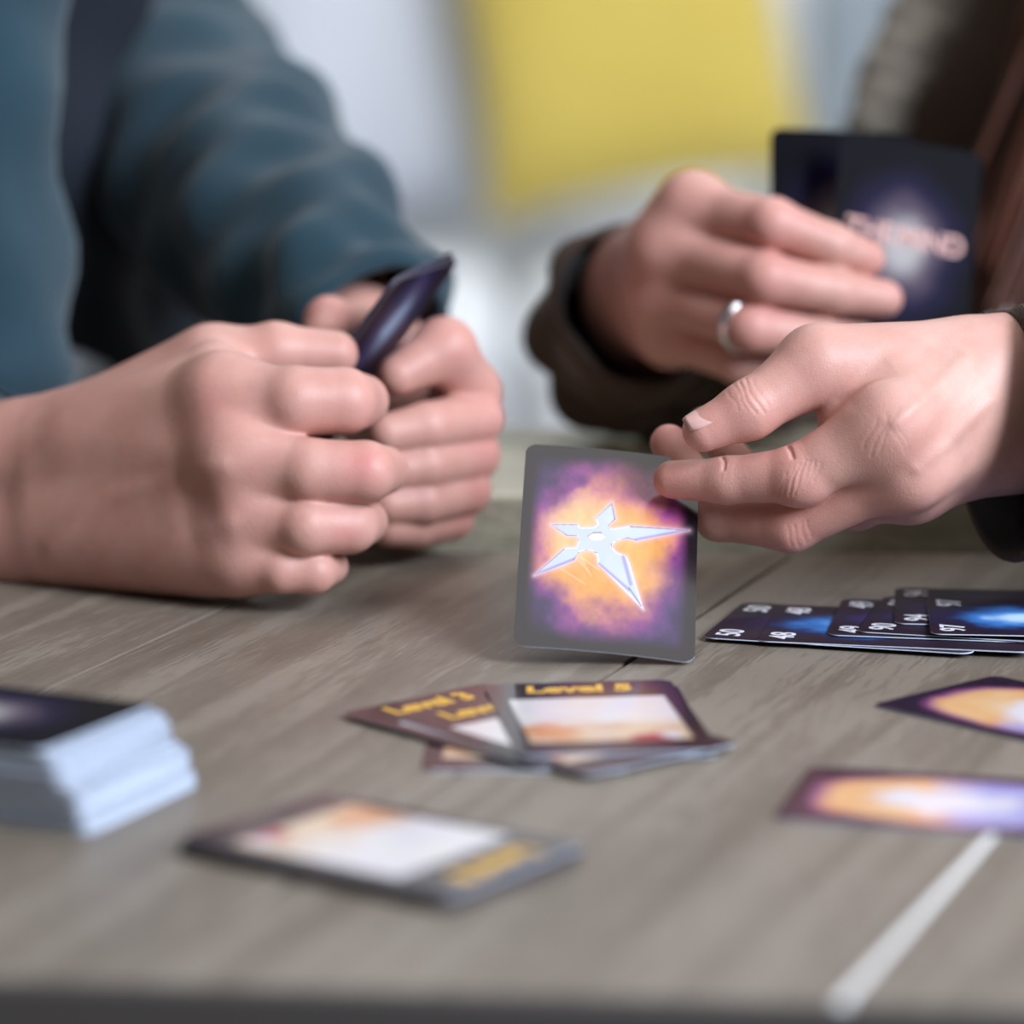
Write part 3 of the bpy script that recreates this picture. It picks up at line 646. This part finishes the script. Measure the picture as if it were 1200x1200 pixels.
G = [(10 * mm, 0, palm),
     (3 * mm, 8 * mm, chain([iM, iP, iD, iT], [11 * mm, 9.6 * mm, 8.2 * mm, 7 * mm])), (3 * mm, 8 * mm, chain([mM, mP, mD, mT], [11 * mm, 9.8 * mm, 8.4 * mm, 7.2 * mm])),
     (3 * mm, 8 * mm, chain([rM, rP, rD, rT], [10.5 * mm, 9.2 * mm, 8 * mm, 7 * mm])), (3 * mm, 8 * mm, chain([kM, kP, kD, kT], [9.5 * mm, 8 * mm, 7 * mm, 6.2 * mm])),
     (4 * mm, 10 * mm, chain([tC, tM, tI, tT], [13 * mm, 11 * mm, 10 * mm, 8 * mm]))]
V, Q = implicit(G, 0.0010)
colr = skin_colour(V, [(q, .012, .45) for q in (iM, mM, rM, iP, mP, rP)] + [(q, .009, .3) for q in (iT, mT)])
parts_right.append((V, Q, colr)); ring_at = (rM, rP)

# ======================= near hand of the person on the left (right hand)
iM, iP, iD, iT = P(262, 464, 1.258), P(345, 470, 1.247), P(402, 470, 1.252), P(424, 470, 1.270)
mM, mP, mD, mT = P(280, 535, 1.250), P(362, 552, 1.241), P(428, 553, 1.243), P(450, 551, 1.262)
rM, rP, rD, rT = P(288, 602, 1.254), P(358, 616, 1.242), P(410, 616, 1.249), P(428, 612, 1.262)
kM, kP, kD, kT = P(284, 652, 1.256), P(330, 668, 1.247), P(368, 670, 1.248), P(386, 664, 1.260)
tC, tM, tI, tT = P(150, 492, 1.315), P(248, 428, 1.298), P(322, 412, 1.296), P(392, 415, 1.300)
wu, wl = P(20, 540, 1.315), P(20, 622, 1.315); fu, fl2 = P(-160, 550, 1.37), P(-160, 632, 1.37)
palm = [(wu, iM, 17.5 * mm, 13 * mm), (wu, mM, 17 * mm, 13 * mm), (wl, rM, 17 * mm, 12 * mm), (wl, kM, 16 * mm, 11 * mm), (P(80, 590, 1.302), P(230, 590, 1.268), 19 * mm, 15 * mm), (wl, P(250, 645, 1.268), 16 * mm, 15 * mm),
        (iM, mM, 12 * mm, 12 * mm), (mM, rM, 12 * mm, 11 * mm), (rM, kM, 11 * mm, 10 * mm), (wu, tM, 16 * mm, 12 * mm), (P(120, 520, 1.295), P(250, 440, 1.278), 16 * mm, 11 * mm),
        (wu, fu, 17 * mm, 22 * mm), (wl, fl2, 17 * mm, 22 * mm)]
G = [(10 * mm, 0, palm),
     (1.5 * mm, 9 * mm, chain([iM, iP, iD, iT], [12 * mm, 12 * mm, 11.6 * mm, 9.5 * mm])), (1.5 * mm, 9 * mm, chain([mM, mP, mD, mT], [12 * mm, 11.2 * mm, 10.6 * mm, 8.6 * mm])),
     (1.5 * mm, 9 * mm, chain([rM, rP, rD, rT], [11.5 * mm, 10.2 * mm, 9.6 * mm, 8 * mm])), (1.5 * mm, 8 * mm, chain([kM, kP, kD, kT], [10 * mm, 8 * mm, 7.6 * mm, 6.6 * mm])),
     (4 * mm, 12 * mm, chain([tC, tM, tI, tT], [14 * mm, 11.5 * mm, 10 * mm, 8.4 * mm]))]
V, Q = implicit(G, 0.0010, clip_lo=np.array([P(-130, 600, 1.27)[0], 0, 0]))
lines = [([(60, 640), (95, 605), (130, 583), (170, 570), (215, 556), (260, 545)], -.7, 3.4), ([(170, 668), (205, 640), (235, 625), (268, 612)], -.6, 3.2), ([(215, 560), (240, 590), (262, 640)], .4, 4)]
V = crease(V, Q, lines)
colr = skin_colour(V, [(P(256, 470, 1.25), .010, .9), (mM, .012, .5), (rM, .012, .5), (P(425, 545, 1.235), .007, .8), (P(410, 632, 1.235), .006, .6), (iD, .012, .3)] , [(P(230, 440, 1.26), .02, .4)])
parts_left.append((V, Q, colr))

# ======================= far hand of the person on the left (left hand)
tC, tM, tI, tT = P(505, 520, 1.375), P(548, 460, 1.348), P(520, 410, 1.330), P(466, 440, 1.318)
iM, iP, iD, iT = P(520, 465, 1.385), P(558, 490, 1.342), P(500, 500, 1.318), P(455, 508, 1.312)
mM, mP, mD, mT = P(515, 515, 1.385), P(554, 533, 1.345), P(498, 545, 1.320), P(455, 552, 1.314)
rM, rP, rD, rT = P(508, 555, 1.385), P(545, 574, 1.345), P(495, 588, 1.322), P(455, 592, 1.316)
kM, kP, kD, kT = P(500, 590, 1.380), P(528, 606, 1.348), P(488, 618, 1.328), P(455, 620, 1.320)
wr, wr2 = P(425, 410, 1.425), P(430, 450, 1.43); fo = P(360, 330, 1.50)
palm = [(wr, iM, 18 * mm, 13 * mm), (wr, mM, 18 * mm, 13 * mm), (wr2, rM, 17 * mm, 12 * mm), (wr2, kM, 17 * mm, 11 * mm), (iM, mM, 12 * mm, 11 * mm), (mM, rM, 11 * mm, 11 * mm), (rM, kM, 11 * mm, 10 * mm), (wr, tC, 18 * mm, 14 * mm), (wr, fo, 20 * mm, 23 * mm), (wr2, fo, 20 * mm, 23 * mm)]
G = [(10 * mm, 0, palm),
     (1.5 * mm, 9 * mm, chain([iM, iP, iD, iT], [12 * mm, 10 * mm, 9 * mm, 7.5 * mm])), (1.5 * mm, 9 * mm, chain([mM, mP, mD, mT], [12 * mm, 10 * mm, 9 * mm, 7.5 * mm])),
     (1.5 * mm, 9 * mm, chain([rM, rP, rD, rT], [11 * mm, 9.5 * mm, 8.5 * mm, 7 * mm])), (1.5 * mm, 8 * mm, chain([kM, kP, kD, kT], [10 * mm, 8.5 * mm, 7.5 * mm, 6.4 * mm])),
     (4 * mm, 10 * mm, chain([tC, tM, tI, tT], [14 * mm, 12 * mm, 11.5 * mm, 7.6 * mm])),
     (3 * mm, 6 * mm, chain([P(470, 430, 1.39), P(420, 385, 1.37), P(385, 376, 1.345), P(378, 398, 1.333)], [9.5 * mm, 9 * mm, 8.8 * mm, 8 * mm]))]
V, Q = implicit(G, 0.0011)
colr = skin_colour(V, [(q, .012, .5) for q in (iP, mP, rP, tI, kP)] + [(P(382, 372, 1.34), .014, .35)])
parts_left.append((V, Q, colr))

# ------------------------------------------------------------------ upper bodies (mostly out of frame)
def arm_body(torso, head_c, face):
    """coarse trunk, arms, neck and head. face: unit vector looking direction"""
    fx_ = np.array(face, float); G = [(0.03, 0, torso)]
    h = np.array(head_c, float); up = np.array([0, 0, 1.0]); sd = np.cross(fx_, up)
    head = [(h + up * .05 - fx_ * .02, h + up * .03 + fx_ * .015, .085, .078), (h - up * .02 + fx_ * .03, h - up * .075 + fx_ * .045, .062, .042), (h - up * .05 - fx_ * .02, h - up * .16 - fx_ * .035, .056, .058)]
    G.append((0.02, 0.03, head))
    G.append((0.004, 0.008, [(h + fx_ * .088 + up * .012, h + fx_ * .108 - up * .018, .009, .013)]))
    G.append((0.004, 0.006, [(h + fx_ * .080 - up * .052 + sd * .018, h + fx_ * .080 - up * .052 - sd * .018, .010, .010)]))
    for s in (1, -1):
        G.append((0.004, 0.006, [(h + sd * s * .08 + up * .02 - fx_ * .01, h + sd * s * .082 - up * .018 - fx_ * .012, .014, .009)]))
    V, Q = implicit(G, 0.007); return V, Q
L_sh_r, L_sh_l = P(-110, -420, 1.46), np.array([-.30, 1.84, 1.17])
L_el_r = P(-95, 490, 1.43); L_el_l = P(140, 60, 1.72)
L_body = [(np.array([-.30, 1.72, .55]), np.array([-.29, 1.70, 1.08]), .13, .12), (np.array([-.29, 1.66, .60]), np.array([-.29, 1.60, 1.1]), .10, .10), (np.array([-.29, 1.78, .60]), np.array([-.29, 1.76, 1.1]), .10, .10), (L_sh_r, L_sh_l, .065, .065),
          (L_sh_r, L_el_r, .05, .042), (L_el_r, P(-130, 590, 1.36), .042, .03), (L_sh_l, L_el_l, .05, .042), (L_el_l, P(380, 345, 1.48), .038, .028)]
V, Q = arm_body(L_body, (-.24, 1.64, 1.42), (1, 0, 0)); parts_left.append((V, Q, skin_colour(V)))
R_sh_l, R_sh_r = np.array([.50, 1.62, 1.20]), np.array([.42, 2.02, 1.20])
R_el_l = P(1560, 470, 1.52); R_el_r = P(990, 440, 1.80)
R_body = [(np.array([.56, 1.86, .55]), np.array([.52, 1.84, 1.1]), .12, .12), (np.array([.54, 1.74, .6]), np.array([.50, 1.72, 1.12]), .09, .10), (np.array([.52, 1.98, .6]), np.array([.46, 1.93, 1.12]), .09, .10), (R_sh_l, R_sh_r, .06, .06),
          (R_sh_l, R_el_l, .038, .032), (R_el_l, P(1290, 472, 1.26), .032, .026), (R_sh_r, R_el_r, .034, .028), (R_el_r, P(940, 450, 1.60), .026, .022), (P(940, 450, 1.60), P(820, 430, 1.52), .024, .020)]
V, Q = arm_body(R_body, (.45, 1.80, 1.45), (-1, -.1, 0)); parts_right.append((V, Q, skin_colour(V)))

def person(parts, loc, label):
    root = empty('person', loc); tag(root, label, 'person')
    o = 0; VV = []; QQ = []; CC = []
    for V, Q, c in parts: VV.append(V - np.array(loc)); QQ.append(Q + o); CC.append(c); o += len(V)
    mesh('body', np.concatenate(VV), np.concatenate(QQ), M_SKIN, root, True, None, np.concatenate(CC)); return root
PL = person(parts_left, (-.30, 1.70, 0), 'person in a teal sweater at the left holding a few dark cards in both hands')
PR = person(parts_right, (.50, 1.84, 0), 'person in a brown jacket at the right dealing the star card')

def child(name, V, Q, m, root, smooth=True): return mesh(name, np.asarray(V) - np.array(root.location), Q, m, root, smooth)
# sleeves: open swept tubes with folds
def sleeve(name, pts, rad, m, root, seg=48, folds=0.004, lining=None, th=0.003, squash=1.0, seed=0):
    pts = [np.array(p, float) for p in pts]; n_ = 14; P2 = []; R2 = []
    for i in range(len(pts) - 1):
        for t in np.linspace(0, 1, n_, endpoint=False):
            p0 = pts[max(i - 1, 0)]; p1 = pts[i]; p2 = pts[i + 1]; p3 = pts[min(i + 2, len(pts) - 1)]
            P2.append(0.5 * (2 * p1 + (p2 - p0) * t + (2 * p0 - 5 * p1 + 4 * p2 - p3) * t * t + (3 * p1 - p0 - 3 * p2 + p3) * t ** 3)); R2.append(rad[i] * (1 - t) + rad[i + 1] * t)
    P2.append(pts[-1]); R2.append(rad[-1]); P2 = np.array(P2); n_ = len(P2)
    V = []; up = np.array([0, 0, 1.0]); s_ = 0
    rings = [(i, 0) for i in range(min(8, n_ - 1), 0, -1)]
    order = [(i, -th) for i in range(min(10, n_ - 1), 0, -1)] + [(0, -th), (0, -th * .5), (0, 0.0)] + [(i, 0.0) for i in range(1, n_)]
    for i, off in order:
        tg = P2[min(i + 1, n_ - 1)] - P2[max(i - 1, 0)]; tg /= np.linalg.norm(tg); a1 = np.cross(tg, up); a1 /= np.linalg.norm(a1); a2 = np.cross(a1, tg)
        for k in range(seg):
            an = 2 * math.pi * k / seg; fo_ = folds * (math.sin(an * 3 + i * .55 + seed) * .6 + math.sin(an * 5 - i * .9 + seed * 2) * .35 + math.sin(i * 1.3 + an + seed) * .5) * min(1, i / 4 + .25)
            r_ = R2[i] + off + fo_; V.append(P2[i] + a1 * math.cos(an) * r_ + a2 * math.sin(an) * r_ * squash)
    K = len(order); Q = [(i * seg + k, i * seg + (k + 1) % seg, (i + 1) * seg + (k + 1) % seg, (i + 1) * seg + k) for i in range(K - 1) for k in range(seg)]
    mi = [1 if (lining and i < 10) else 0 for i in range(K - 1) for k in range(seg)]
    return mesh(name, np.array(V) - np.array(root.location), Q, [m, lining or m], root, True, mi)
# left person: sweater
sleeve('shirt_cuff', [P(6, 583, 1.318), P(-60, 580, 1.34), P(-100, 575, 1.36)], [.0335, .034, .035], M_PALE, PL, folds=.0008, th=.0015)
G = [(0.04, 0, [(a_, b_, ra + .02, rb + .02) for a_, b_, ra, rb in L_body[:4]])]
V, Q = implicit(G, 0.006); Nn = normals(V, Q)
V = V + Nn * (0.010 * np.sin(V[:, 1:2] * 55 + 2.5 * np.sin(V[:, 2:3] * 9)) * 0.7 + 0.004 * np.sin(V[:, 2:3] * 70 + V[:, 1:2] * 30))
child('shaded_sweater_torso', V, Q, M_TEAL_SHADE, PL)  # sweater torso, painted near-black for the shade behind the arm
sleeve('sleeve', [P(-12, 585, 1.322), P(-90, 580, 1.35), P(-130, 555, 1.39), L_el_r, (L_el_r + L_sh_r) / 2, L_sh_r], [.036, .040, .050, .058, .060, .070], M_TEAL, PL, seed=1)
sleeve('sleeve', [P(445, 392, 1.425), P(350, 290, 1.50), P(250, 190, 1.60), L_el_l, (L_el_l + L_sh_l) / 2, L_sh_l], [.031, .045, .056, .066, .068, .078], M_TEAL, PL, folds=.005, seed=4)
V, Q = implicit([(.004, 0, [(P(85, 440, 1.56), P(112, 446, 1.56), .010, .009), (P(85, 440, 1.56), P(-60, 470, 1.60), .010, .02)])], .002); child('shirt_hem', V, Q, M_PALE, PL)
# right person: jacket
G = [(0.04, 0, [(a_, b_, ra + .02, rb + .02) for a_, b_, ra, rb in R_body[:4]])]
V, Q = implicit(G, 0.006); Nn = normals(V, Q)
V = V + Nn * (0.006 * np.sin(V[:, 1:2] * 45 + 2.0 * np.sin(V[:, 2:3] * 11)))
child('jacket', V, Q, M_BROWN, PR)
sleeve('jacket_sleeve', [P(1180, 512, 1.226), P(1300, 505, 1.243), P(1430, 480, 1.36), R_el_l, (R_el_l + R_sh_l) / 2, R_sh_l], [.0425, .045, .050, .060, .062, .07], M_BROWN, PR, folds=.002, lining=M_DARK, seed=2)
sleeve('jacket_sleeve', [P(752, 358, 1.452), P(738, 408, 1.490), P(850, 442, 1.520), P(950, 452, 1.60), R_el_r, (R_el_r + R_sh_r) / 2, R_sh_r], [.037, .036, .029, .032, .050, .062, .07], M_BROWN, PR, folds=.005, lining=M_DARK, seed=6)
sleeve('collar', [P(1150, -120, 1.72), P(1095, 0, 1.72), P(1050, 80, 1.72), P(1018, 160, 1.72)], [.02, .018, .016, .012], M_KHAKI, PR, seg=20, folds=.002)
# hair: hanging locks
def locks(name, starts, ends, n_, r0, m, root, seed):
    r3 = np.random.default_rng(seed); V = []; Q = []
    for s in range(n_):
        t = r3.random(); a_ = np.array(starts[0]) * (1 - t) + np.array(starts[1]) * t + r3.normal(0, .008, 3); b_ = np.array(ends[0]) * (1 - t) + np.array(ends[1]) * t + r3.normal(0, .012, 3)
        ph = r3.random() * 6; b0 = len(V); L = 14; am = .006 + .006 * r3.random()
        for i in range(L):
            u_ = i / (L - 1); c = a_ * (1 - u_) + b_ * u_ + np.array([math.sin(u_ * 9 + ph), math.cos(u_ * 8 + ph), 0]) * am * u_; r_ = r0 * (1 - .75 * u_) * (0.7 + .6 * r3.random() * 0 + .3)
            for k in range(6): an = k * math.pi / 3; V.append(c + np.array([math.cos(an), math.sin(an), 0]) * r_)
            if i:
                for k in range(6): Q.append((b0 + (i - 1) * 6 + k, b0 + (i - 1) * 6 + (k + 1) % 6, b0 + i * 6 + (k + 1) % 6, b0 + i * 6 + k))
    return child(name, np.array(V), Q, m, root)
locks('hair', ((.44, 1.70, 1.50), (.52, 1.86, 1.54)), (P(1175, 330, 1.62), P(1290, 380, 1.72)), 380, .007, M_HAIR, PR, 3)
h_ = np.array([-.26, 1.64, 1.47]); V, Q = implicit([(0.02, 0, [(h_, h_ + np.array([.03, 0, .03]), .092, .085)])], .006); child('hair', V, Q, mat('short_brown_hair', (.05, .03, .02), .6), PL)
h_ = np.array([.475, 1.80, 1.50]); V, Q = implicit([(0.02, 0, [(h_, h_ + np.array([-.03, 0, .03]), .095, .088), (h_ + np.array([.03, 0, -.02]), h_ + np.array([.04, 0, -.16]), .085, .06)])], .006); child('hair', V, Q, M_HAIR, PR)
# eyes
for root, h, fx_ in ((PL, np.array([-.24, 1.64, 1.42]), np.array([1., 0, 0])), (PR, np.array([.45, 1.80, 1.45]), np.array([-.995, -.0995, 0]))):
    sd = np.cross(fx_, np.array([0, 0, 1.0]))
    for s in (1, -1):
        c = h + fx_ * .082 + sd * s * .032 + np.array([0, 0, .018]); V, Q = implicit([(0.001, 0, [(c, c + fx_ * .0005, .0125, .0125)])], .0016); child('eye', V, Q, mat('eye_white', (.7, .7, .7), .2), root)
# silver ring on the ring finger of the card-holding hand
c = ring_at[0] * .08 + ring_at[1] * .92; axv = ring_at[1] - ring_at[0]; axv /= np.linalg.norm(axv); a1 = np.cross(axv, [0, 0, 1.0]); a1 /= np.linalg.norm(a1); a2 = np.cross(axv, a1)
V = []; Q = []; K = 32; rr = .0102
for i in range(K):
    an = 2 * math.pi * i / K; rd = a1 * math.cos(an) + a2 * math.sin(an)
    for k in range(8): b = k * math.pi / 4; V.append(c + rd * (rr + .0009 * math.cos(b)) + axv * .0028 * math.sin(b))
Q = [(i * 8 + k, i * 8 + (k + 1) % 8, ((i + 1) % K) * 8 + (k + 1) % 8, ((i + 1) % K) * 8 + k) for i in range(K) for k in range(8)]
child('finger_ring', V, Q, M_METAL, PR)
# thumbnail of the dealing hand
def nail(root, c, along, nrm, L, Wd, name='fingernail'):
    along = along / np.linalg.norm(along); nrm = nrm - along * (nrm @ along); nrm /= np.linalg.norm(nrm); sd = np.cross(along, nrm); V = []; Q = []; A = 12; B = 12
    for i in range(A + 1):
        for j in range(B + 1):
            u_ = i / A * 2 - 1; v_ = j / B * 2 - 1; half = (1 - abs(u_) ** 4 * .35) if u_ > 0 else (1 - abs(u_) ** 2 * .35)
            V.append(c + along * u_ * L / 2 + sd * v_ * half * Wd / 2 - nrm * (v_ * v_ * Wd * .22 + (u_ * u_) * .0004))
    Q = [(i * (B + 1) + j, (i + 1) * (B + 1) + j, (i + 1) * (B + 1) + j + 1, i * (B + 1) + j + 1) for i in range(A) for j in range(B)]
    o = child(name, V, Q, M_NAIL, root); s = o.modifiers.new('solid', 'SOLIDIFY'); s.thickness = .0006; s.offset = 0; return o
M_NAIL = mat('nail', (0.66, 0.40, 0.36), 0.3)
tI, tT = P(877, 481, 1.199), P(825, 504, 1.198)
al = tT - tI; al /= np.linalg.norm(al); nr = UP * .80 - FW * .45 - RT * .25
nr = nr - al * (nr @ al); nr /= np.linalg.norm(nr)
nail(PR, tT + nr * 6.95 * mm - al * 0.002, al, nr, .0140, .0118)

# ------------------------------------------------------------------ cards held by the two people
# right: two backs facing the viewer
bl_ = P(968, 440, 1.405); tl_ = P(972, 152, 1.425); br_ = P(1148, 455, 1.425)
c = card('held_card', art_back, frame(P(974, 152, 1.412) + (P(962, 430, 1.402) - P(974, 152, 1.412)) / np.linalg.norm(P(962, 430, 1.402) - P(974, 152, 1.412)) * CL, P(1157, 182, 1.428) - P(974, 152, 1.412), P(974, 152, 1.412) - P(962, 430, 1.402)), 50, 76, None,
         'dark galaxy-backed card with orange lettering, front card of the right-hand fan', 'dark cards held at the right', m=M_MATTE, edge=M_GREYEDGE)
text(c, 'THE', 0.0115, M_ORANGEINK, local(0.0150, 0.0525, -2), 'printed_title', 0.0003, 0, 0.95); text(c, 'MIND', 0.0115, M_ORANGEINK, local(0.0405, 0.0515, -2), 'printed_title', 0.0003, 0, 0.95)
for k, (x0, y0, dd_, x1, y1, xb, yb) in enumerate([(866, 151, 1.426, 1045, 158, 905, 430)]):
    o0 = P(x0, y0, dd_); o1 = P(x1, y1, dd_ + .012); ob = P(xb, yb, dd_ - .004); dn = (ob - o0) / np.linalg.norm(ob - o0)
    card('held_card', art_back, frame(o0 + dn * CL, o1 - o0, -dn), 50, 76, None, 'dark galaxy-backed card half hidden behind the lettered one in the right-hand fan', 'dark cards held at the right', m=M_MATTE, edge=M_GREYEDGE)
# left: three cards seen nearly edge on
wv_ = (20.5 * RT + 13.5 * UP + 53 * FW) * mm
for k in range(3):
    o0 = P(462 + 1.5 * k, 326 + 1.5 * k, 1.292 + .0004 * k); wk = (wv_ + (RT * (0.3 * k) + UP * (-1.2 * k)) * mm); dn = (-0.62 * RT - .78 * UP + .388 * FW); dn = dn + RT * .03 * k; dn -= wk * (dn @ wk) / (wk @ wk); dn /= np.linalg.norm(dn)
    card('hand_card', art_number(0.45 if k < 2 else .5, .5, .7, (0.006, 0.014, 0.12) if k < 2 else (.12, .09, .18), 30 + k), frame(o0 + dn * CL, wk, -dn), 40, 60, None,
         ['navy card facing outermost left in the fan held by the teal sweater', 'middle card of the fan held by the teal sweater', 'card at the right side of the fan held by the teal sweater, lilac tint'][k], 'cards held by the person in teal', m=M_MATTE, edge=M_GREYEDGE)

# ------------------------------------------------------------------ sofa and cushions
sofa = empty('sofa', (0.0, 4.26, 0)); tag(sofa, 'pale blue-grey upholstered sofa standing beyond the table', 'sofa')
box('base', (-1.5, -.55, .08), (1.5, .65, .34), M_SOFA, sofa, .03, sub=True)
for i in range(2): box('seat_cushion', (-1.5 + 1.5 * i + .006, -.60, .34), (1.5 * i - .006, .28, .54), M_SOFA, sofa, .06, sub=True)
for i in range(2): box('back_cushion', (-1.5 + 1.5 * i + .006, .26, .50), (1.5 * i - .006, .50, 1.02), M_SOFA, sofa, .07, sub=True)
for sx in (-1, 1): box('armrest', (sx * 1.62 - .14, -.58, .08), (sx * 1.62 + .14, .65, .72), M_SOFA, sofa, .05, sub=True)
for sx in (-1.6, 1.6):
    for sy in (-.45, .5): box('foot', (sx - .03, sy - .03, 0), (sx + .03, sy + .03, .08), M_EDGE, sofa)
def cushion(name, c, sx, sz, th, m, lean, roll, yaw, label):
    V = []; n_ = 28; Q = []
    for sgn in (1, -1):
        for i in range(n_ + 1):
            for j in range(n_ + 1):
                u_ = i / n_ * 2 - 1; v_ = j / n_ * 2 - 1; pinch = 1 - .07 * (1 - abs(u_) ** 2) * abs(v_) ** 6; pinch2 = 1 - .07 * (1 - abs(v_) ** 2) * abs(u_) ** 6
                b = max(0, (1 - u_ ** 4) * (1 - v_ ** 4)) ** .45; V.append((u_ * sx / 2 * pinch2, -sgn * th / 2 * b, v_ * sz / 2 * pinch))
    N1 = (n_ + 1) ** 2
    for g in (0, 1):
        for i in range(n_):
            for j in range(n_):
                a_ = g * N1 + i * (n_ + 1) + j; q = (a_, a_ + n_ + 1, a_ + n_ + 2, a_ + 1); Q.append(q if g == 0 else q[::-1])
    o = mesh(name, V, Q, m, None, True); o.location = c; o.rotation_euler = (Matrix.Rotation(yaw, 3, 'Z') @ Matrix.Rotation(lean, 3, 'X') @ Matrix.Rotation(roll, 3, 'Y')).to_euler(); tag(o, label, 'cushion'); return o
cushion('cushion', tuple(P(730, 18, 4.08)), .375, .42, .15, M_YELLOW, -.2, -.16, .0, 'bright mustard-yellow cushion on the sofa')
cushion('cushion', tuple(P(418, 55, 4.24)), .305, .42, .15, M_GREYC, -.2, -.16, .0, 'light grey cushion leaning on the sofa beside the yellow one')
cushion('cushion', tuple(P(1065, 100, 4.3)), .26, .30, .14, M_BLUEC, -.2, .0, -.1, 'slate-blue cushion on the sofa at the right of the yellow one')
